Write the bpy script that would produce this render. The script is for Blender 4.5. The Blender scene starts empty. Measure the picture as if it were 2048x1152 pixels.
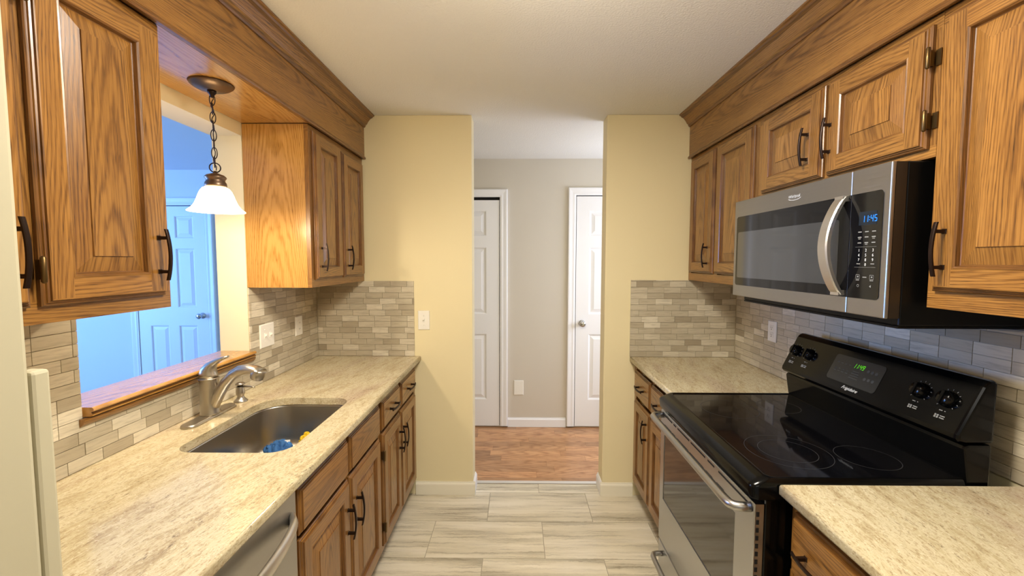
import bpy, math, random
from mathutils import Vector, Matrix
random.seed(11)
C = bpy.context.scene.collection
PI = math.pi

# ------------------------------------------------------------------ helpers
def srgb(h, k=1.0):
    h = h.lstrip('#'); r = []
    for i in (0, 2, 4):
        c = int(h[i:i+2], 16)/255
        r.append((c/12.92 if c <= .04045 else ((c+.055)/1.055)**2.4)*k)
    return (r[0], r[1], r[2], 1)

class Fr:
    """local frame: p(u,v,n) -> world point"""
    def __init__(s, o, u, v, n):
        s.o, s.u, s.v, s.n = Vector(o), Vector(u), Vector(v), Vector(n)
    def p(s, a, b, c=0): return s.o+s.u*a+s.v*b+s.n*c
def F_left(x, t1, z):    # faces +x ; u runs away from the viewer (+y); origin at near end t1
    return Fr((x, -t1, z), (0, 1, 0), (0, 0, 1), (1, 0, 0))
def F_right(x, t0, z):   # faces -x ; u runs toward the viewer (-y); origin at far end t0
    return Fr((x, -t0, z), (0, -1, 0), (0, 0, 1), (-1, 0, 0))
def F_end(x0, t, z):     # faces -y
    return Fr((x0, -t, z), (1, 0, 0), (0, 0, 1), (0, -1, 0))

class MB:
    def __init__(s): s.v = []; s.f = []; s.uv = []; s.mi = []; s.sm = []; s.rn = []
    def poly(s, pts, uvs=None, mi=0, sm=False, rn=None):
        b = len(s.v); s.v += [Vector(p) for p in pts]
        s.f.append(list(range(b, b+len(pts))))
        s.uv.append(uvs or [(0, 0)]*len(pts)); s.mi.append(mi); s.sm.append(sm)
        s.rn.append(random.random() if rn is None else rn)
    def gpoly(s, pts, along, uo=0, vo=0, center=None, mi=0, sm=False, rn=None):
        """polygon whose UV is (across, along) grain in metres"""
        pts = [Vector(p) for p in pts]; along = Vector(along).normalized()
        nrm = (pts[1]-pts[0]).cross(pts[2]-pts[0])
        if nrm.length < 1e-12: nrm = (pts[2]-pts[0]).cross(pts[3]-pts[0]) if len(pts) > 3 else Vector((0, 0, 1))
        nrm.normalize(); ac = along.cross(nrm)
        if ac.length < .2: ac = Vector((1, .3, .2)).cross(nrm)
        ac.normalize(); c = Vector(center) if center is not None else sum(pts, Vector())/len(pts)
        s.poly(pts, [((p-c).dot(ac)+uo, (p-c).dot(along)+vo) for p in pts], mi, sm, rn)
    def box(s, lo, hi, grain=None, uo=None, mi=0, rn=None):
        x0, y0, z0 = [min(a, b) for a, b in zip(lo, hi)]; x1, y1, z1 = [max(a, b) for a, b in zip(lo, hi)]
        P = [(x0,y0,z0),(x1,y0,z0),(x1,y1,z0),(x0,y1,z0),(x0,y0,z1),(x1,y0,z1),(x1,y1,z1),(x0,y1,z1)]
        Q = [(0,3,2,1),(4,5,6,7),(0,1,5,4),(1,2,6,5),(2,3,7,6),(3,0,4,7)]
        vo = random.random()*20; rn = random.random() if rn is None else rn
        if uo is None: uo = random.choice((-1, 1))*random.uniform(.04, .1)
        al = {'x': (1,0,0), 'y': (0,1,0), 'z': (0,0,1)}.get(grain, (0,0,1))
        for q in Q: s.gpoly([P[i] for i in q], al, uo, vo, mi=mi, rn=rn)
    def fbox(s, F, u0, u1, v0, v1, n0, n1, grain='v', uo=None, mi=0, rn=None):
        P = [F.p(u, v, n) for n in (n0, n1) for u, v in ((u0,v0),(u1,v0),(u1,v1),(u0,v1))]
        Q = [(0,3,2,1),(4,5,6,7),(0,1,5,4),(1,2,6,5),(2,3,7,6),(3,0,4,7)]
        vo = random.random()*20; rn = random.random() if rn is None else rn
        if uo is None: uo = random.choice((-1, 1))*random.uniform(.04, .1)
        al = {'u': F.u, 'v': F.v, 'n': F.n}[grain]
        for q in Q: s.gpoly([P[i] for i in q], al, uo, vo, mi=mi, rn=rn)
    def rings(s, F, u0, v0, u1, v1, prof, sm=False, grain=None, cap=None, uo=0, dk=()):
        """mitred rings round a rectangle: prof=[(inset,n),...]"""
        vo = [random.random()*20 for _ in range(5)]; us = [random.uniform(.05, .1) for _ in range(4)]
        def R(i, n): return [F.p(u0+i, v0+i, n), F.p(u1-i, v0+i, n), F.p(u1-i, v1-i, n), F.p(u0+i, v1-i, n)]
        for q_, ((i0, n0), (i1, n1)) in enumerate(zip(prof, prof[1:])):
            a, b = R(i0, n0), R(i1, n1); mi = 1 if q_ in dk else 0
            for k in range(4):
                j = (k+1) % 4
                if grain == 'v': s.gpoly([a[k], a[j], b[j], b[k]], F.v, uo, vo[4], center=F.p((u0+u1)/2, (v0+v1)/2), sm=sm, rn=.5, mi=mi)
                else: s.gpoly([a[k], a[j], b[j], b[k]], F.u if k in (0, 2) else F.v, us[k], vo[k], sm=sm, rn=.5, mi=mi)
        if cap:
            i, n = prof[-1]
            s.gpoly(R(i, n), F.v if cap == 'v' else F.u, uo, vo[4] if grain == 'v' else random.random()*20, center=F.p((u0+u1)/2, (v0+v1)/2))
    def tube(s, path, rad, seg=12, caps=True, up=None, sm=True):
        """sweep; rad is r, [r..] or [(a,b)..] ellipse half sizes (a along side, b along up)"""
        path = [Vector(p) for p in path]; n = len(path)
        if not isinstance(rad, (list, tuple)): rad = [rad]*n
        rings = []; side = None
        for i in range(n):
            d = (path[min(i+1, n-1)]-path[max(i-1, 0)]).normalized()
            if side is None:
                ref = Vector(up) if up else (Vector((0, 0, 1)) if abs(d.z) < .9 else Vector((0, 1, 0)))
                side = d.cross(ref).normalized()
            else: side = (side-d*side.dot(d)).normalized()
            u = side.cross(d).normalized(); r = rad[i]; a, b = r if isinstance(r, (tuple, list)) else (r, r)
            rings.append([path[i]+side*(a*math.cos(2*PI*k/seg))+u*(b*math.sin(2*PI*k/seg)) for k in range(seg)])
        s.loft(rings, caps, sm)
    def loft(s, rings, caps=True, sm=True, closed=True, cap0=None, cap1=None):
        b = len(s.v); m = len(rings[0])
        for r in rings: s.v += [Vector(p) for p in r]
        def add(f, smooth):
            s.f.append(f); s.uv.append([(0, 0)]*len(f)); s.mi.append(0); s.sm.append(smooth); s.rn.append(.5)
        for i in range(len(rings)-1):
            for k in range(m if closed else m-1):
                j = (k+1) % m
                add([b+i*m+k, b+i*m+j, b+(i+1)*m+j, b+(i+1)*m+k], sm)
        c0 = caps if cap0 is None else cap0; c1 = caps if cap1 is None else cap1
        if c0: add([b+k for k in reversed(range(m))], False)
        if c1: add([b+(len(rings)-1)*m+k for k in range(m)], False)
    def lathe(s, c, prof, seg=32, axis='z', caps=False, sm=True):
        c = Vector(c); rings = []
        A = {'z': (Vector((1,0,0)), Vector((0,1,0)), Vector((0,0,1))), 'x': (Vector((0,1,0)), Vector((0,0,1)), Vector((1,0,0))),
             '-x': (Vector((0,-1,0)), Vector((0,0,1)), Vector((-1,0,0))), '-y': (Vector((1,0,0)), Vector((0,0,1)), Vector((0,-1,0)))}[axis] if isinstance(axis, str) else axis
        for r, h in prof:
            rings.append([c+A[0]*(r*math.cos(2*PI*k/seg))+A[1]*(r*math.sin(2*PI*k/seg))+A[2]*h for k in range(seg)])
        s.loft(rings, caps, sm)
    def sweep_profile(s, pts, a, b, plane, grain=True, caps=True, uo=None, dk=()):
        """closed profile pts [(p,q)] extruded from a to b; plane(p,q,w)->xyz"""
        m = len(pts); vo = random.random()*20
        for k in range(m):
            j = (k+1) % m
            P = [plane(*pts[k], a), plane(*pts[k], b), plane(*pts[j], b), plane(*pts[j], a)]
            al = Vector(P[1])-Vector(P[0])
            s.gpoly(P, al, random.uniform(.03, .1) if uo is None else uo, vo, rn=.5, mi=1 if k in dk else 0)
        if caps:
            s.gpoly([plane(*p, a) for p in pts], (0, 0, 1)); s.gpoly([plane(*p, b) for p in reversed(pts)], (0, 0, 1))
    def build(s, name, mat, parent=None, bevel=0, smooth=None, weld=True, bseg=2):
        off = Vector()
        if parent is not None:
            r = parent
            while r.parent: r = r.parent
            off = Vector(r.location)
        me = bpy.data.meshes.new(name)
        me.from_pydata([tuple(v-off) for v in s.v], [], s.f)
        mats = mat if isinstance(mat, (list, tuple)) else [mat]
        for m in mats: me.materials.append(m)
        ul = me.uv_layers.new(name='grain'); k = 0
        at = me.attributes.new('rnd', 'FLOAT', 'FACE')
        for i, p in enumerate(me.polygons):
            for uv in s.uv[i]: ul.data[k].uv = uv; k += 1
            p.material_index = s.mi[i]; p.use_smooth = s.sm[i] if smooth is None else smooth
            at.data[i].value = s.rn[i]
        o = bpy.data.objects.new(name, me); C.objects.link(o)
        if parent is not None: o.parent = parent
        if weld:
            import bmesh
            bm = bmesh.new(); bm.from_mesh(me); bmesh.ops.remove_doubles(bm, verts=bm.verts, dist=1e-5)
            bmesh.ops.recalc_face_normals(bm, faces=bm.faces); bm.to_mesh(me); bm.free()
        if bevel:
            md = o.modifiers.new('bevel', 'BEVEL'); md.width = bevel; md.segments = bseg; md.limit_method = 'ANGLE'; md.angle_limit = math.radians(50)
            md.harden_normals = False
        return o

def thing(name, label, cat, loc, group=None):
    o = bpy.data.objects.new(name, None); C.objects.link(o); o.location = loc; o.empty_display_size = .05
    o['label'] = label; o['category'] = cat
    if group: o['group'] = group
    return o
def tag(o, label, cat, group=None):
    o['label'] = label; o['category'] = cat
    if group: o['group'] = group
    return o
def struct(o): o['kind'] = 'structure'; return o
def text_mb(txt, size, F, u, v, n=.0006, shear=0, align='CENTER', sx=1.0):
    cu = bpy.data.curves.new('lettering', 'FONT'); cu.body = txt; cu.size = size; cu.shear = shear
    cu.align_x = align; cu.align_y = 'CENTER'; cu.resolution_u = 3
    o = bpy.data.objects.new('lettering', cu); C.objects.link(o); bpy.context.view_layer.update()
    dg = bpy.context.evaluated_depsgraph_get(); me = bpy.data.meshes.new_from_object(o.evaluated_get(dg))
    m = MB()
    for p in me.polygons: m.poly([F.p(u+me.vertices[i].co.x*sx, v+me.vertices[i].co.y, n) for i in p.vertices])
    bpy.data.objects.remove(o); bpy.data.curves.remove(cu); bpy.data.meshes.remove(me)
    return m
SEG = {'0':'abcdef','1':'bc','2':'abged','3':'abgcd','4':'fgbc','5':'afgcd','6':'afgedc','7':'abc','8':'abcdefg','9':'abfgcd'}
def seven(txt, F, u, v, h, n=.0008, slant=.15):
    m = MB(); w = h*.5; th = h*.11; x = u
    def bar(a, b, c, d):
        m.poly([F.p(p+(q-v)*slant, q, n) for p, q in ((a, b), (c, b), (c, d), (a, d))])
    for ch in txt:
        if ch == ':':
            for q in (.3, .7): bar(x, v+h*q-th*.6, x+th*1.2, v+h*q+th*.6)
            x += th*2.6; continue
        S = SEG[ch]; g = th*.15
        if 'a' in S: bar(x+th*.6, v+h-th, x+w-th*.6, v+h)
        if 'g' in S: bar(x+th*.6, v+h/2-th/2, x+w-th*.6, v+h/2+th/2)
        if 'd' in S: bar(x+th*.6, v, x+w-th*.6, v+th)
        if 'f' in S: bar(x, v+h/2+g, x+th, v+h-g)
        if 'b' in S: bar(x+w-th, v+h/2+g, x+w, v+h-g)
        if 'e' in S: bar(x, v+g, x+th, v+h/2-g)
        if 'c' in S: bar(x+w-th, v+g, x+w, v+h/2-g)
        x += w+th*1.6
    return m

# ------------------------------------------------------------------ materials
class NT:
    def __init__(s, name):
        s.m = bpy.data.materials.new(name); s.m.use_nodes = True; s.t = s.m.node_tree
        s.b = s.t.nodes['Principled BSDF']
    def n(s, typ, **kw):
        o = s.t.nodes.new(typ)
        for k, v in kw.items():
            if k.startswith('i_'):
                key = k[2:].replace('_', ' ')
                o.inputs[int(key) if key.isdigit() else key].default_value = v
            else: setattr(o, k, v)
        return o
    def l(s, a, b): s.t.links.new(a, b)
    def math(s, op, a, b=None, c=None, clamp=False):
        o = s.t.nodes.new('ShaderNodeMath'); o.operation = op; o.use_clamp = clamp
        for i, x in enumerate((a, b, c)):
            if x is None: continue
            if isinstance(x, (int, float)): o.inputs[i].default_value = x
            else: s.l(x, o.inputs[i])
        return o.outputs[0]
    def vec(s, x, y, z=0.0):
        o = s.t.nodes.new('ShaderNodeCombineXYZ')
        for i, q in enumerate((x, y, z)):
            if isinstance(q, (int, float)): o.inputs[i].default_value = q
            else: s.l(q, o.inputs[i])
        return o.outputs[0]
    def noise(s, v, scale=1, detail=2, rough=.5, dist=0):
        o = s.n('ShaderNodeTexNoise', i_Scale=scale, i_Detail=detail, i_Roughness=rough, i_Distortion=dist)
        s.l(v, o.inputs['Vector']); return o.outputs['Fac']
    def ramp(s, f, stops):
        o = s.t.nodes.new('ShaderNodeValToRGB'); e = o.color_ramp.elements
        while len(e) < len(stops): e.new(.5)
        for i, (p, c) in enumerate(stops): e[i].position = p; e[i].color = c
        s.l(f, o.inputs[0]); return o.outputs[0]
    def mix(s, f, a, b, mode='MIX'):
        o = s.t.nodes.new('ShaderNodeMix'); o.data_type = 'RGBA'; o.blend_type = mode
        for i, x in ((0, f), (6, a), (7, b)):
            if isinstance(x, (int, float, tuple)): o.inputs[i].default_value = x
            else: s.l(x, o.inputs[i])
        return o.outputs[2]
    def bump(s, h, strength=.2, dist=.001):
        o = s.n('ShaderNodeBump', i_Strength=strength, i_Distance=dist); s.l(h, o.inputs['Height'])
        s.l(o.outputs[0], s.b.inputs['Normal'])
    def set(s, **kw):
        for k, v in kw.items(): s.b.inputs[k.replace('_', ' ')].default_value = v
        return s

def plain(name, col, rough=.5, metal=0, **kw):
    m = NT(name); m.set(Base_Color=srgb(col) if isinstance(col, str) else col, Roughness=rough, Metallic=metal, **kw); return m.m

def wood(name, light, mid, dark, A=950, B=7, rough=.33, streak=1.0, coat=.25, var=.25):
    m = NT(name); uvn = m.n('ShaderNodeUVMap', uv_map='grain'); sp = m.n('ShaderNodeSeparateXYZ'); m.l(uvn.outputs[0], sp.inputs[0])
    u, v = sp.outputs[0], sp.outputs[1]
    warp = m.noise(m.vec(m.math('MULTIPLY', u, 9), m.math('MULTIPLY', v, 1.6)), 1, 2)
    fine = m.noise(m.vec(m.math('MULTIPLY', u, 90), m.math('MULTIPLY', v, 9)), 1, 2)
    h = m.math('ADD', m.math('MULTIPLY', m.math('MULTIPLY', u, u), A), m.math('MULTIPLY', v, B))
    h = m.math('ADD', h, m.math('MULTIPLY', warp, 4.5)); h = m.math('ADD', h, m.math('MULTIPLY', fine, 1.0))
    s = m.math('MULTIPLY_ADD', m.math('SINE', m.math('MULTIPLY', h, 2*PI)), .5, .5)
    s = m.math('MULTIPLY', m.math('POWER', s, 2.0), m.math('MULTIPLY_ADD', m.noise(m.vec(m.math('MULTIPLY', u, 20), m.math('MULTIPLY', v, 4)), 1, 2), 1.5, .2))
    st = m.noise(m.vec(m.math('MULTIPLY', u, 330), m.math('MULTIPLY', v, 7)), 1, 3, .6)
    pores = m.math('MULTIPLY', m.math('SUBTRACT', m.noise(m.vec(m.math('MULTIPLY', u, 900), m.math('MULTIPLY', v, 26)), 1, 1), .56, clamp=True), 5, clamp=True)
    big = m.noise(m.vec(m.math('MULTIPLY', u, 14), m.math('MULTIPLY', v, 1.1)), 1, 2)
    f = m.math('ADD', m.math('MULTIPLY', s, .34), m.math('MULTIPLY', m.math('SUBTRACT', st, .38), 1.25*streak))
    f = m.math('ADD', f, m.math('MULTIPLY', m.math('SUBTRACT', big, .5), .7))
    f = m.math('ADD', f, m.math('MULTIPLY', pores, m.math('MULTIPLY_ADD', s, .55, .12)), clamp=True)
    col = m.ramp(f, [(0, srgb(light)), (.45, srgb(mid)), (1, srgb(dark))])
    at = m.n('ShaderNodeAttribute', attribute_name='rnd')
    k = m.math('MULTIPLY_ADD', at.outputs['Fac'], var, 1-var/2)
    col = m.mix(1.0, col, m.vec(k, k, k), 'MULTIPLY')
    m.l(col, m.b.inputs['Base Color']); m.set(Roughness=rough, Coat_Weight=coat, Coat_Roughness=.18)
    m.bump(m.math('SUBTRACT', 1.0, pores), .12, .0006)
    return m.m

def paint(name, col, bump=.05, scale=140, rough=.6, bd=.001, spec=.3):
    m = NT(name); tc = m.n('ShaderNodeTexCoord'); n1 = m.noise(tc.outputs['Object'], scale, 3)
    n2 = m.noise(tc.outputs['Object'], 1.3, 2); k = m.math('MULTIPLY_ADD', n2, .08, .96)
    m.l(m.mix(1.0, srgb(col), m.vec(k, k, k), 'MULTIPLY'), m.b.inputs['Base Color'])
    m.set(Roughness=rough, Specular_IOR_Level=spec); m.bump(n1, bump, bd); return m.m

def granite(name):
    m = NT(name); tc = m.n('ShaderNodeTexCoord'); mp = m.n('ShaderNodeMapping'); mp.inputs['Rotation'].default_value = (0, 0, math.radians(9))
    m.l(tc.outputs['Object'], mp.inputs[0]); sp = m.n('ShaderNodeSeparateXYZ'); m.l(mp.outputs[0], sp.inputs[0])
    x, y, z = sp.outputs
    w = m.noise(mp.outputs[0], 5, 3); wx = m.math('ADD', x, m.math('MULTIPLY', w, .05))
    def st(a, b, d=4, r=.65): return m.noise(m.vec(m.math('MULTIPLY', wx, a), m.math('MULTIPLY', y, b), m.math('MULTIPLY', z, a)), 1, d, r)
    base = m.ramp(st(30, 7, 6, .75), [(.30, srgb('#9c8a68')), (.43, srgb('#bcae8b')), (.56, srgb('#cbc0a0')), (.72, srgb('#bbac8c'))])
    pink = m.math('MULTIPLY', m.math('SUBTRACT', st(5, 1.1, 2), .5, clamp=True), 4.5, clamp=True)
    base = m.mix(m.math('MULTIPLY', pink, .7), base, srgb('#a8917f'))
    d = m.math('MULTIPLY', m.math('SUBTRACT', st(230, 70, 3, .8), .52, clamp=True), 7, clamp=True)
    base = m.mix(m.math('MULTIPLY', d, .62), base, srgb('#86683f'))
    area = m.math('MULTIPLY_ADD', m.math('MULTIPLY', m.math('SUBTRACT', st(10, 2.0, 3), .40, clamp=True), 5, clamp=True), .85, .15)
    d2 = m.math('MULTIPLY', m.math('MULTIPLY', m.math('SUBTRACT', st(105, 24, 5, .85), .56, clamp=True), 14, clamp=True), area)
    base = m.mix(m.math('MULTIPLY', d2, .8), base, srgb('#54402c'))
    rust = m.math('MULTIPLY', m.math('MULTIPLY', m.math('SUBTRACT', st(60, 14, 4, .75), .57, clamp=True), 9, clamp=True), pink)
    base = m.mix(m.math('MULTIPLY', rust, .6), base, srgb('#7d4f36'))
    wh = m.math('MULTIPLY', m.math('SUBTRACT', m.noise(mp.outputs[0], 190, 2), .60, clamp=True), 6, clamp=True)
    base = m.mix(m.math('MULTIPLY', wh, .55), base, srgb('#eee6cb'))
    m.l(base, m.b.inputs['Base Color']); m.set(Roughness=.16, Specular_IOR_Level=.45); return m.m

def stone_tile(name, cols, veins, vs=(9, 90), strength=.5, rough=.35, rnd=.8):
    """tiles: UV (across, along); colour picked per face"""
    m = NT(name); uvn = m.n('ShaderNodeUVMap', uv_map='grain'); sp = m.n('ShaderNodeSeparateXYZ'); m.l(uvn.outputs[0], sp.inputs[0])
    u, v = sp.outputs[0], sp.outputs[1]; at = m.n('ShaderNodeAttribute', attribute_name='rnd'); rnv = at.outputs['Fac']
    st = [(i/(len(cols)-1), srgb(c)) for i, c in enumerate(cols)]
    base = m.ramp(rnv, st)
    wv = m.noise(m.vec(m.math('MULTIPLY', u, 22), m.math('MULTIPLY', v, 5), m.math('MULTIPLY', rnv, 40)), 1, 3)
    uu = m.math('ADD', u, m.math('MULTIPLY', wv, .02))
    n1 = m.noise(m.vec(m.math('MULTIPLY', uu, vs[1]), m.math('MULTIPLY', v, vs[0]), m.math('MULTIPLY', rnv, 40)), 1, 4, .62)
    f = m.math('MULTIPLY', m.math('SUBTRACT', n1, .47, clamp=True), 4.2, clamp=True)
    base = m.mix(m.math('MULTIPLY', f, strength), base, srgb(veins))
    m.l(base, m.b.inputs['Base Color']); m.set(Roughness=rough, Specular_IOR_Level=.35); return m.m

def steel(name, col='#b9b3a8', rough=.3, axis=1, amt=.10):
    m = NT(name); tc = m.n('ShaderNodeTexCoord'); sp = m.n('ShaderNodeSeparateXYZ'); m.l(tc.outputs['Object'], sp.inputs[0])
    s = [260.0, 260.0, 260.0]; s[axis] = 3.0
    n = m.noise(m.vec(*[m.math('MULTIPLY', sp.outputs[i], s[i]) for i in range(3)]), 1, 2)
    m.l(m.math('MULTIPLY_ADD', n, amt*2, rough-amt), m.b.inputs['Roughness'])
    m.set(Base_Color=srgb(col), Metallic=1); return m.m

def emit(name, col, s, base='#000000'):
    m = NT(name); m.set(Base_Color=srgb(base), Emission_Color=srgb(col), Emission_Strength=s, Roughness=.3); return m.m

OAK = wood('oak', '#9a6d33', '#764e20', '#372008')
OAKD = wood('oak_stain_and_shade', '#7d5325', '#5f3c18', '#38210c')  # darker oak: stain in the grooves, plus shade painted into edges and crevices
OAKV = wood('oak_veneer', '#c08e48', '#a77632', '#6e4818', A=420, B=7, rough=.22, streak=.7, coat=.5, var=.05)
PLANK = wood('oak_laminate', '#c4966a', '#a5754c', '#744a2d', A=300, B=6, rough=.35, var=.5)
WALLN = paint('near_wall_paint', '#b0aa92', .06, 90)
WALL = paint('cream_paint', '#e8dbb2', .06, 90)
CEIL = paint('textured_ceiling', '#e6e4dd', .55, 130, .85, .004)
HALLW = paint('greige_paint', '#cfc8ba', .03)
ROOMW = paint('white_room_paint', '#dfe0e0', .03)
TRIM = plain('white_trim_paint', '#eeeeee', .35)
TRIMW = plain('warm_lit_trim', '#ece6d2', .4)  # same white trim; warm light on the kitchen side put into its colour
GRAN = granite('granite')
TILE = stone_tile('backsplash_stone', ['#a2967f', '#b5aa93', '#c0b69f', '#cbc1aa', '#d9d0ba'], '#8f8470', (11, 130), .5)
GROUT = plain('grout', '#a79d88', .9)
FLOORT = stone_tile('travertine_floor', ['#d8cfb4', '#ddd5bb', '#e2dac2'], '#948a76', (2.6, 42), .75, .3)
def travertine(name):
    m = NT(name); uvn = m.n('ShaderNodeUVMap', uv_map='grain'); sp = m.n('ShaderNodeSeparateXYZ'); m.l(uvn.outputs[0], sp.inputs[0])
    u, v = sp.outputs[0], sp.outputs[1]; at = m.n('ShaderNodeAttribute', attribute_name='rnd'); w = m.math('MULTIPLY', at.outputs['Fac'], 40)
    wig = m.noise(m.vec(m.math('MULTIPLY', u, 24), m.math('MULTIPLY', v, 26), w), 1, 4, .65)
    uu = m.math('ADD', u, m.math('MULTIPLY', wig, .024))
    band = m.noise(m.vec(m.math('MULTIPLY', uu, 17), m.math('MULTIPLY', v, 1.3), w), 1, 2)
    lines = m.noise(m.vec(m.math('MULTIPLY', uu, 75), m.math('MULTIPLY', v, 2.6), w), 1, 4, .7)
    col = m.ramp(band, [(.3, srgb('#b9b09a')), (.46, srgb('#d5ccb4')), (.7, srgb('#e6decb'))])
    f = m.math('MULTIPLY', m.math('SUBTRACT', lines, .50, clamp=True), 5.5, clamp=True)
    area = m.ramp(band, [(.36, (1, 1, 1, 1)), (.62, (.22, .22, .22, 1))])
    col = m.mix(m.math('MULTIPLY', m.math('MULTIPLY', f, area), .9), col, srgb('#857a66'))
    m.l(col, m.b.inputs['Base Color']); m.set(Roughness=.3, Specular_IOR_Level=.35); return m.m
FLOORT = travertine('travertine_floor')
GROUTF = plain('floor_grout', '#a69d88', .9)
STEEL = steel('brushed_steel', '#b5b3af', .33, 1, .05)
STEELV = steel('brushed_steel_vertical', '#b6b7b8', .3, 1, .03)
STEELD = steel('slate_steel', '#a9a6a0', .36, 1)
NICKEL = plain('satin_nickel', '#b3aca0', .36, 1)
SINKM = plain('sink_steel', '#b4afa6', .29, 1)
CHROME = plain('chrome', '#c8c8c8', .12, 1)
BLACK = plain('black_enamel', (.002, .002, .002, 1), .14, Specular_IOR_Level=.22)
BLACKS = plain('black_satin', (.003, .003, .003, 1), .38, Specular_IOR_Level=.2)
BGLASS = plain('black_glass', (.003, .003, .004, 1), .05, Specular_IOR_Level=.55)
MGLASS = plain('microwave_glass', (.022, .025, .028, 1), .07, IOR=2.3)
BROWNM = plain('brown_painted_metal', '#2b2118', .3)
STEELL = steel('bright_steel', '#dcd7ce', .36, 2)
BRONZE = plain('dark_bronze', '#2a1c15', .38, .7)
BRONZEL = plain('aged_bronze', '#6b5848', .36, .8)
HINGE = plain('antique_hinge', '#6a5433', .35, .9)
DARK = plain('dark_gap', (.004, .003, .002, 1), .9)
KICK = plain('toe_kick', '#2e2014', .7)
PLATE = plain('white_plate', '#efece2', .35)
SLOT = plain('slot', '#3a3834', .6)
BLUEC = paint('blue_terry', '#4878b4', .9, 900, .95, .002, .1)
YELC = paint('yellow_cloth', '#dcb72e', .6, 900, .9, .002, .1)
WHITE = plain('white_print', '#d8d8d2', .5)
GREYP = plain('grey_print', '#84847e', .5)
LEDG = emit('green_digits', '#5fe01c', 1.0)
LEDB = emit('blue_digits', '#2f8fff', 1.7)
LEDBG = emit('display_backing', '#16324a', .25, '#0a1118')
CORDM = plain('grey_cord', '#8d8c86', .5)

# ------------------------------------------------------------------ key dimensions (t = -y from the end wall)
XL, XR = -1.277, 1.387           # wall faces
H = 2.422
XOL, XOR = -.282, .556           # opening in the end wall
CT = .914                        # counter top

# ---- structure
def wallbox(name, lo, hi, mat, bevel=0):
    m = MB(); m.box(lo, hi); return struct(m.build(name, mat, bevel=bevel))

# left wall with the pass-through
m = MB()
for lo, hi in (((-1.415, -.70, 0), (XL, 1.15, H)), ((-1.415, -4.2, 0), (XL, -1.495, H)), ((-1.415, -1.495, 0), (XL, -.70, 1.05)), ((-1.415, -1.495, 2.10), (XL, -.70, H))): m.box(lo, hi)
struct(m.build('wall_left', WALL))
wallbox('wall_right', (XR, -4.2, 0), (XR+.12, .13, H), WALL)
wallbox('wall_end_sink_side', (XL+.0005, 0, 0), (XOL, .13, H), WALL, .004)
wallbox('wall_end_range_side', (XOR, 0, 0), (XR-.0005, .13, H), WALL, .004)
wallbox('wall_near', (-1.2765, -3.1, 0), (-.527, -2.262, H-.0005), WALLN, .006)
wallbox('wall_hall_back', (-1.4145, 1.152, 0), (2.2, 1.25, H), HALLW)
wallbox('wall_hall_side', (2.1, .1305, 0), (2.2, 1.1515, H), HALLW)
wallbox('wall_room_back', (-7.5, 1.6, 0), (-1.42, 1.7, H), ROOMW)
wallbox('wall_room_side', (-7.6, -4.2, 0), (-7.5, 1.7, H), ROOMW)
wallbox('ceiling', (-1.4152, -4.2, H), (2.3, 1.75, H+.1), CEIL)
wallbox('ceiling_room', (-7.6, -4.2, H), (-1.4155, 1.75, H+.1), ROOMW)
wallbox('floor_room', (-7.6, -4.2, -.1), (-1.4155, 1.7, -.001), plain('room_floor', '#8a8078', .6))

def tiles(F, W, Hh, tw, th, gap, thick, regions, offs, along='u', seed=1, rn=None):
    """tile pattern clipped to region rectangles (u0,v0,u1,v1)"""
    rs = random.Random(seed); m = MB(); rows = int(math.ceil(Hh/th))
    for r in range(rows):
        o = offs(r, rs); k = 0; u = -o
        while u < W:
            t = tw if not callable(tw) else tw(rs)
            a0, a1, b0, b1 = u+gap/2, u+t-gap/2, r*th+gap/2, (r+1)*th-gap/2
            rv = rs.random() if rn is None else rn(rs); vo = rs.random()*30; uo = rs.random()*3
            for (x0, y0, x1, y1) in regions:
                c0, c1, d0, d1 = max(a0, x0), min(a1, x1), max(b0, y0), min(b1, y1)
                if c1-c0 < .004 or d1-d0 < .004: continue
                P = [F.p(c0, d0, thick), F.p(c1, d0, thick), F.p(c1, d1, thick), F.p(c0, d1, thick)]
                Bk = [F.p(c0, d0, 0), F.p(c1, d0, 0), F.p(c1, d1, 0), F.p(c0, d1, 0)]
                uvs = [(d0+uo, c0+vo), (d0+uo, c1+vo), (d1+uo, c1+vo), (d1+uo, c0+vo)]
                m.poly(P, uvs, 0, rn=rv)
                for q in range(4):
                    j = (q+1) % 4; m.poly([Bk[q], Bk[j], P[j], P[q]], [uvs[q], uvs[j], uvs[j], uvs[q]], 0, rn=rv)
            u += t
    for (x0, y0, x1, y1) in regions:
        m.poly([F.p(x0, y0, .0003+thick*.45), F.p(x1, y0, .0003+thick*.45), F.p(x1, y1, .0003+thick*.45), F.p(x0, y1, .0003+thick*.45)], mi=1)
    return m


# floor tiles 24 x 12 in, laid half bond
F = Fr((-1.4, .021-.3125*14, -.004), (1, 0, 0), (0, 1, 0), (0, 0, 1))
m = tiles(F, 2.86, 4.7, .62, .3125, .004, .004, [(0, 0, 2.785, 4.354+.1335)],
          lambda r, rs: (.62-(1.4-.172) % .62) % .62 if r % 2 else (.62-(1.4-.472) % .62) % .62, seed=5)
m.box((-1.4, -4.354, -.1), (1.385, .1335, -.0042), mi=1)
struct(m.build('floor', [FLOORT, GROUTF], weld=False))
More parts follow.
